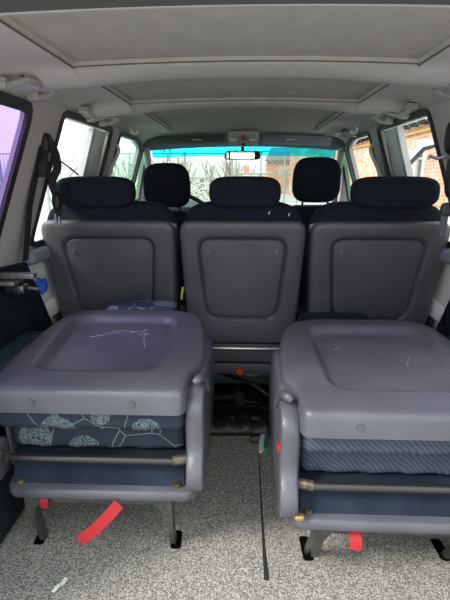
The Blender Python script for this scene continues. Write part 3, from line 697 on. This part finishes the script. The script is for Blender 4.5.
build('grip', MB().loft([[(x+.010, y, .002), (x+.024, y, .002), (x+.024, y, .017), (x+.010, y, .017)] for x, y in ((.087, 1.66), (.094, 1.72), (.102, 1.80))]), 'teal', sr, smooth=0)
tag(build('wire_loop', MB().tube(curve([(.06, 1.78, .006), (.04, 1.74, .006), (.055, 1.715, .006), (.08, 1.72, .006)], 6), .003, 6), 'black'), 'thin black wire loop on the carpet in front of the bag', 'wire')

# ------------------------------------------------------------------ roof fittings
def grab_handle(s, y0, y1, label, xc=.575):
    t = root('grab_handle', label, 'grab handle', (s*xc, (y0+y1)/2, 1.33), 'grab handles along the roof')
    P = curve([(s*.655, y0, 1.338), (s*.630, y0, 1.334), (s*.598, y0+.008, 1.342), (s*.578, y0+.032, 1.351), (s*.575, y1-.032, 1.351), (s*.594, y1-.006, 1.342), (s*.630, y1, 1.334), (s*.655, y1, 1.338)], 6)
    rings = []
    for k, p in enumerate(P):
        d = (P[min(k+1, len(P)-1)]-P[max(k-1, 0)]).normalized(); w = d.cross(Vector((0, 0, 1))).normalized()
        rings.append([p+w*a+Vector((0, 0, b)) for a, b in ((.013, -.002), (.008, -.007), (-.008, -.007), (-.013, -.002), (-.011, .006), (.011, .006))])
    build('grip', MB().loft(rings), 'handle', t, smooth=50)
    for y in (y0, y1): build('mount', MB().box((s*.628, y-.017, 1.324), (s*.668, y+.017, 1.356)), 'handle', t, bevel=.008)
    build('gap_shade', MB().box((s*.597, y0+.03, 1.362), (s*.635, y1-.02, 1.380)), 'groove_and_shade', t, bevel=.004)  # dark plate standing in for the shadow in the gap behind the grip
    return t
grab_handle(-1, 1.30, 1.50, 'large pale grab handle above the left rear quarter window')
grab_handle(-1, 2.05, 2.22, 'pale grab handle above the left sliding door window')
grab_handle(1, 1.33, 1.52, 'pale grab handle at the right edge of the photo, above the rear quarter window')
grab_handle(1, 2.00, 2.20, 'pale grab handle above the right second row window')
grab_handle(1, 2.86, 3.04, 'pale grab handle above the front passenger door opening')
def hook(s, y, label, m='handle'):
    t = tag(build('coat_hook', MB().box((s*.600, y-.03, 1.342), (s*.64, y+.03, 1.36)).tube(curve([(s*.62, y, 1.345), (s*.605, y, 1.335), (s*.598, y+.01, 1.330), (s*.592, y+.015, 1.338)], 4), .006, 8), m, smooth=40), label, 'coat hook', 'coat hooks')
def clip(s, y, label):
    tag(build('coat_hook', MB().tube(curve([(s*.61, y, 1.352), (s*.605, y, 1.33), (s*.59, y+.01, 1.325), (s*.575, y+.015, 1.338)], 4), .009, 8), 'white', smooth=40), label, 'coat hook', 'coat hooks')
clip(-1, 2.60, 'small shiny white coat hook above the driver door window')
clip(1, 2.62, 'small shiny white coat hook above the front passenger door opening')
hook(-1, 1.90, 'small pale coat hook beside the grab handle above the left sliding door window')
hook(1, 1.86, 'small pale coat hook beside the grab handle above the right second row window')
# overhead console with red lamp
oc = root('overhead_console', 'beige overhead console with red button at the top of the windscreen', 'console', (0, 3.02, 1.30))
build('housing', MB().loft([[(x*w_, y, z) for x, y, z in ((-.095, 3.0, 1.372), (.095, 3.0, 1.372), (.100, 3.03, 1.335), (.09, 3.09, 1.285), (-.09, 3.09, 1.285), (-.100, 3.03, 1.335))] for w_ in (1,)] + [[(x*.98, y+.12, z) for x, y, z in ((-.095, 3.0, 1.372), (.095, 3.0, 1.372), (.100, 3.03, 1.335), (.09, 3.09, 1.30), (-.09, 3.09, 1.30), (-.100, 3.03, 1.335))]]), 'pillar', oc, bevel=.006)
build('red_button', MB().box((-.012, 3.008, 1.318), (.012, 3.05, 1.348)), 'redpaint', oc, bevel=.004, label='red lamp button')
for s in (-1, 1): build('lamp_lens', MB().box((s*.06-.022, 3.02, 1.312), (s*.06+.022, 3.06, 1.335)), 'pale', oc, bevel=.004)
build('switch', MB().box((-.010, 3.062, 1.290), (.010, 3.10, 1.304)), 'black', oc, bevel=.003)
rm = root('rear_view_mirror', 'black interior mirror hanging below the overhead console', 'mirror', (0, 3.16, 1.2))
MO = polar(rpoly([Vector(p) for p in ((-.118, 1.205), (.118, 1.205), (.114, 1.262), (-.114, 1.262))], .022), (0, 1.233), 80)
g = lambda cv, d: [Vector((p.x-.004, 3.12+d, p.y)) for p in cv]
hs = build('mirror_housing', MB().loft([g(inset(MO, .012), .04), g(inset(MO, .002), .02), g(MO, .0), g(inset(MO, .004), -.003)]), 'black', rm, smooth=50)
MI = polar(rpoly([Vector(p) for p in ((-.082, 1.211), (.078, 1.211), (.078, 1.256), (-.082, 1.256))], .006), (0, 1.233), 80)
build('mirror_glass', MB().loft([g(MI, -.0035), g(MI, -.0055)]), 'mirror', rm, smooth=0)
build('side_glass', MB().box((-.108, 3.1145, 1.214), (-.096, 3.1165, 1.253)), 'mirror', rm, smooth=0)
build('stalk', MB().tube([(-.004, 3.14, 1.245), (-.004, 3.16, 1.284)], .011, 10), 'black', rm)
# sun visors
for s, lab in ((-1, 'dark grey sun visor folded up above the driver side of the windscreen'), (1, 'dark grey sun visor folded up above the passenger side of the windscreen')):
    v = root('sun_visor', lab, 'sun visor', (s*.36, 3.1, 1.31), 'pair of sun visors')
    build('flap', MB().loft([[(x, y, z-.022*(x/.7)**2) for y, z in ((3.075, 1.357), (3.12, 1.322), (3.18, 1.306), (3.185, 1.318), (3.12, 1.345))] for x in [s*(.125+.055*k) for k in range(9)]]), 'dash' if s > 0 else 'shelldark', v, smooth=50)
    build('label_clip', MB().box((s*.30-.03, 3.10, 1.325), (s*.30+.03, 3.13, 1.333)), 'pale', v, bevel=.002)

# ------------------------------------------------------------------ seat belts
def belt(name, lab): return root(name, lab, 'seat belt', (0, 0, 0))
LX = lambda z, o=0.012: -(XB-(z-ZB)*KL-o) if z > ZB else -(XB-o)
t = root('seat_belt', 'black third row seat belt on the left pillar behind the left second row seat', 'seat belt', (-.70, 1.66, .8), 'rear seat belts')
gp = build('belt_guide', pad(.045, .07, .05, (-.708, 1.69, 1.215)), 'black', t, smooth=80)
build('webbing', MB().strap([(-.715, 1.675, 1.20), (-.765, 1.64, 1.0), (-.80, 1.63, .80)], .046, .003, (0, 1, .1)), 'strap', t)
build('loose_webbing', MB().strap(curve([(-.705, 1.70, 1.24), (-.685, 1.71, 1.19), (-.68, 1.71, 1.13), (-.70, 1.70, 1.08), (-.69, 1.71, 1.02), (-.695, 1.72, .955)], 6), .034, .004, (.6, 1, 0)), 'strap', t)
build('loop_webbing', MB().strap(curve([(-.705, 1.70, 1.22), (-.70, 1.66, 1.17), (-.705, 1.64, 1.13), (-.715, 1.66, 1.10), (-.70, 1.70, 1.15)], 6), .024, .004, (1, .3, 0)), 'strap', t)
build('buckle', pad(.03, .06, .03, (-.69, 1.70, 1.01)), 'black', t, smooth=80)
build('tongue', MB().strap([(-.69, 1.70, 1.175), (-.63, 1.70, 1.13), (-.60, 1.70, 1.105)], .012, .004, (0, 1, 0)), 'black', t)
build('tongue_plate', MB().box((-.705, 1.70, .925), (-.697, 1.71, .965)).box((-.690, 1.70, .925), (-.684, 1.71, .955)), 'chrome', t, smooth=0, label='bright metal tongue')
t = root('seat_belt', 'black rear seat belt with metal tongue on the right pillar, beside the right seat', 'seat belt', (.72, 1.66, .8), 'rear seat belts')
build('belt_guide', pad(.06, .11, .06, (.700, 1.62, 1.225)), 'black', t, smooth=80)
build('buckle', pad(.06, .17, .05, (.716, 1.62, 1.11)), 'black', t, smooth=80)
build('webbing', MB().strap([(.725, 1.64, 1.18), (.765, 1.62, 1.0), (.80, 1.62, .80)], .046, .003, (0, 1, .1)), 'strap', t)
build('hook', MB().tube(curve([(.62, 1.62, 1.153), (.625, 1.62, 1.165), (.65, 1.62, 1.158), (.68, 1.62, 1.165), (.705, 1.62, 1.15), (.72, 1.62, 1.17)], 5), .005, 8), 'chrome', t, label='curved metal hook')
tb = build('tongue_cover', pad(.062, .05, .03, (.745, 1.70, .985)), 'shelldark', t, smooth=80)
build('tongue', plate([(.722, .89), (.742, .89), (.746, .975), (.718, .975)], [[Vector((.728, .898)), Vector((.737, .898)), Vector((.737, .915)), Vector((.728, .915))]], lambda x, z, d: Vector((x, 1.70+d, z)), .004), 'galv', tb, smooth=0)
# front belts on the door pillars
for s, lab in ((-1, 'pale front seat belt and height adjuster on the left door pillar'), (1, 'pale front seat belt and height adjuster on the right door pillar')):
    t = root('front_seat_belt', lab, 'seat belt', (s*.70, 2.53, .8), 'front seat belts')
    X_ = lambda z, o: s*(XB-(z-ZB)*KL-o)
    build('height_adjuster', MB().loft([[(X_(z, 0), 2.515, z), (X_(z, .018), 2.52, z), (X_(z, .018), 2.55, z), (X_(z, 0), 2.555, z)] for z in (1.02, 1.27)]), 'linertrim', t, smooth=0)
    build('webbing', MB().strap(curve([(X_(1.26, .03), 2.53, 1.26), (X_(1.22, .045), 2.52, 1.22), (X_(1.1, .03), 2.50, 1.10), (X_(.9, .02), 2.52, .9)], 5), .045, .003, (0, 1, 0)), 'lightgrey', t)
# buckles and latch at the left quarter trim
t = root('belt_stalk', 'grey metal belt anchor and latch on the dark left quarter trim', 'seat belt buckle', (-.80, 1.45, .72))
build('bracket', MB().box((-.825, 1.47, .765), (-.70, 1.50, .785)).box((-.83, 1.45, .745), (-.76, 1.53, .76)), 'galv', t, bevel=.004)
build('latch', MB().box((-.80, 1.46, .715), (-.735, 1.51, .745)), 'darksteel', t, bevel=.006)
build('pin', MB().tube([(-.80, 1.50, .735), (-.70, 1.50, .725)], .006, 8), 'galv', t)
# blue cloth in the door pocket
mb = pad(.04, .05, .05, (-.835, 1.82, .660), 0); 
for v in mb.v: v += Vector((0, 0, .008*math.sin(v.y*180)+.006*math.cos(v.x*200)))
tag(build('blue_rag', mb, 'blue', smooth=60), 'crumpled bright blue rag on the pale left door panel', 'rag')
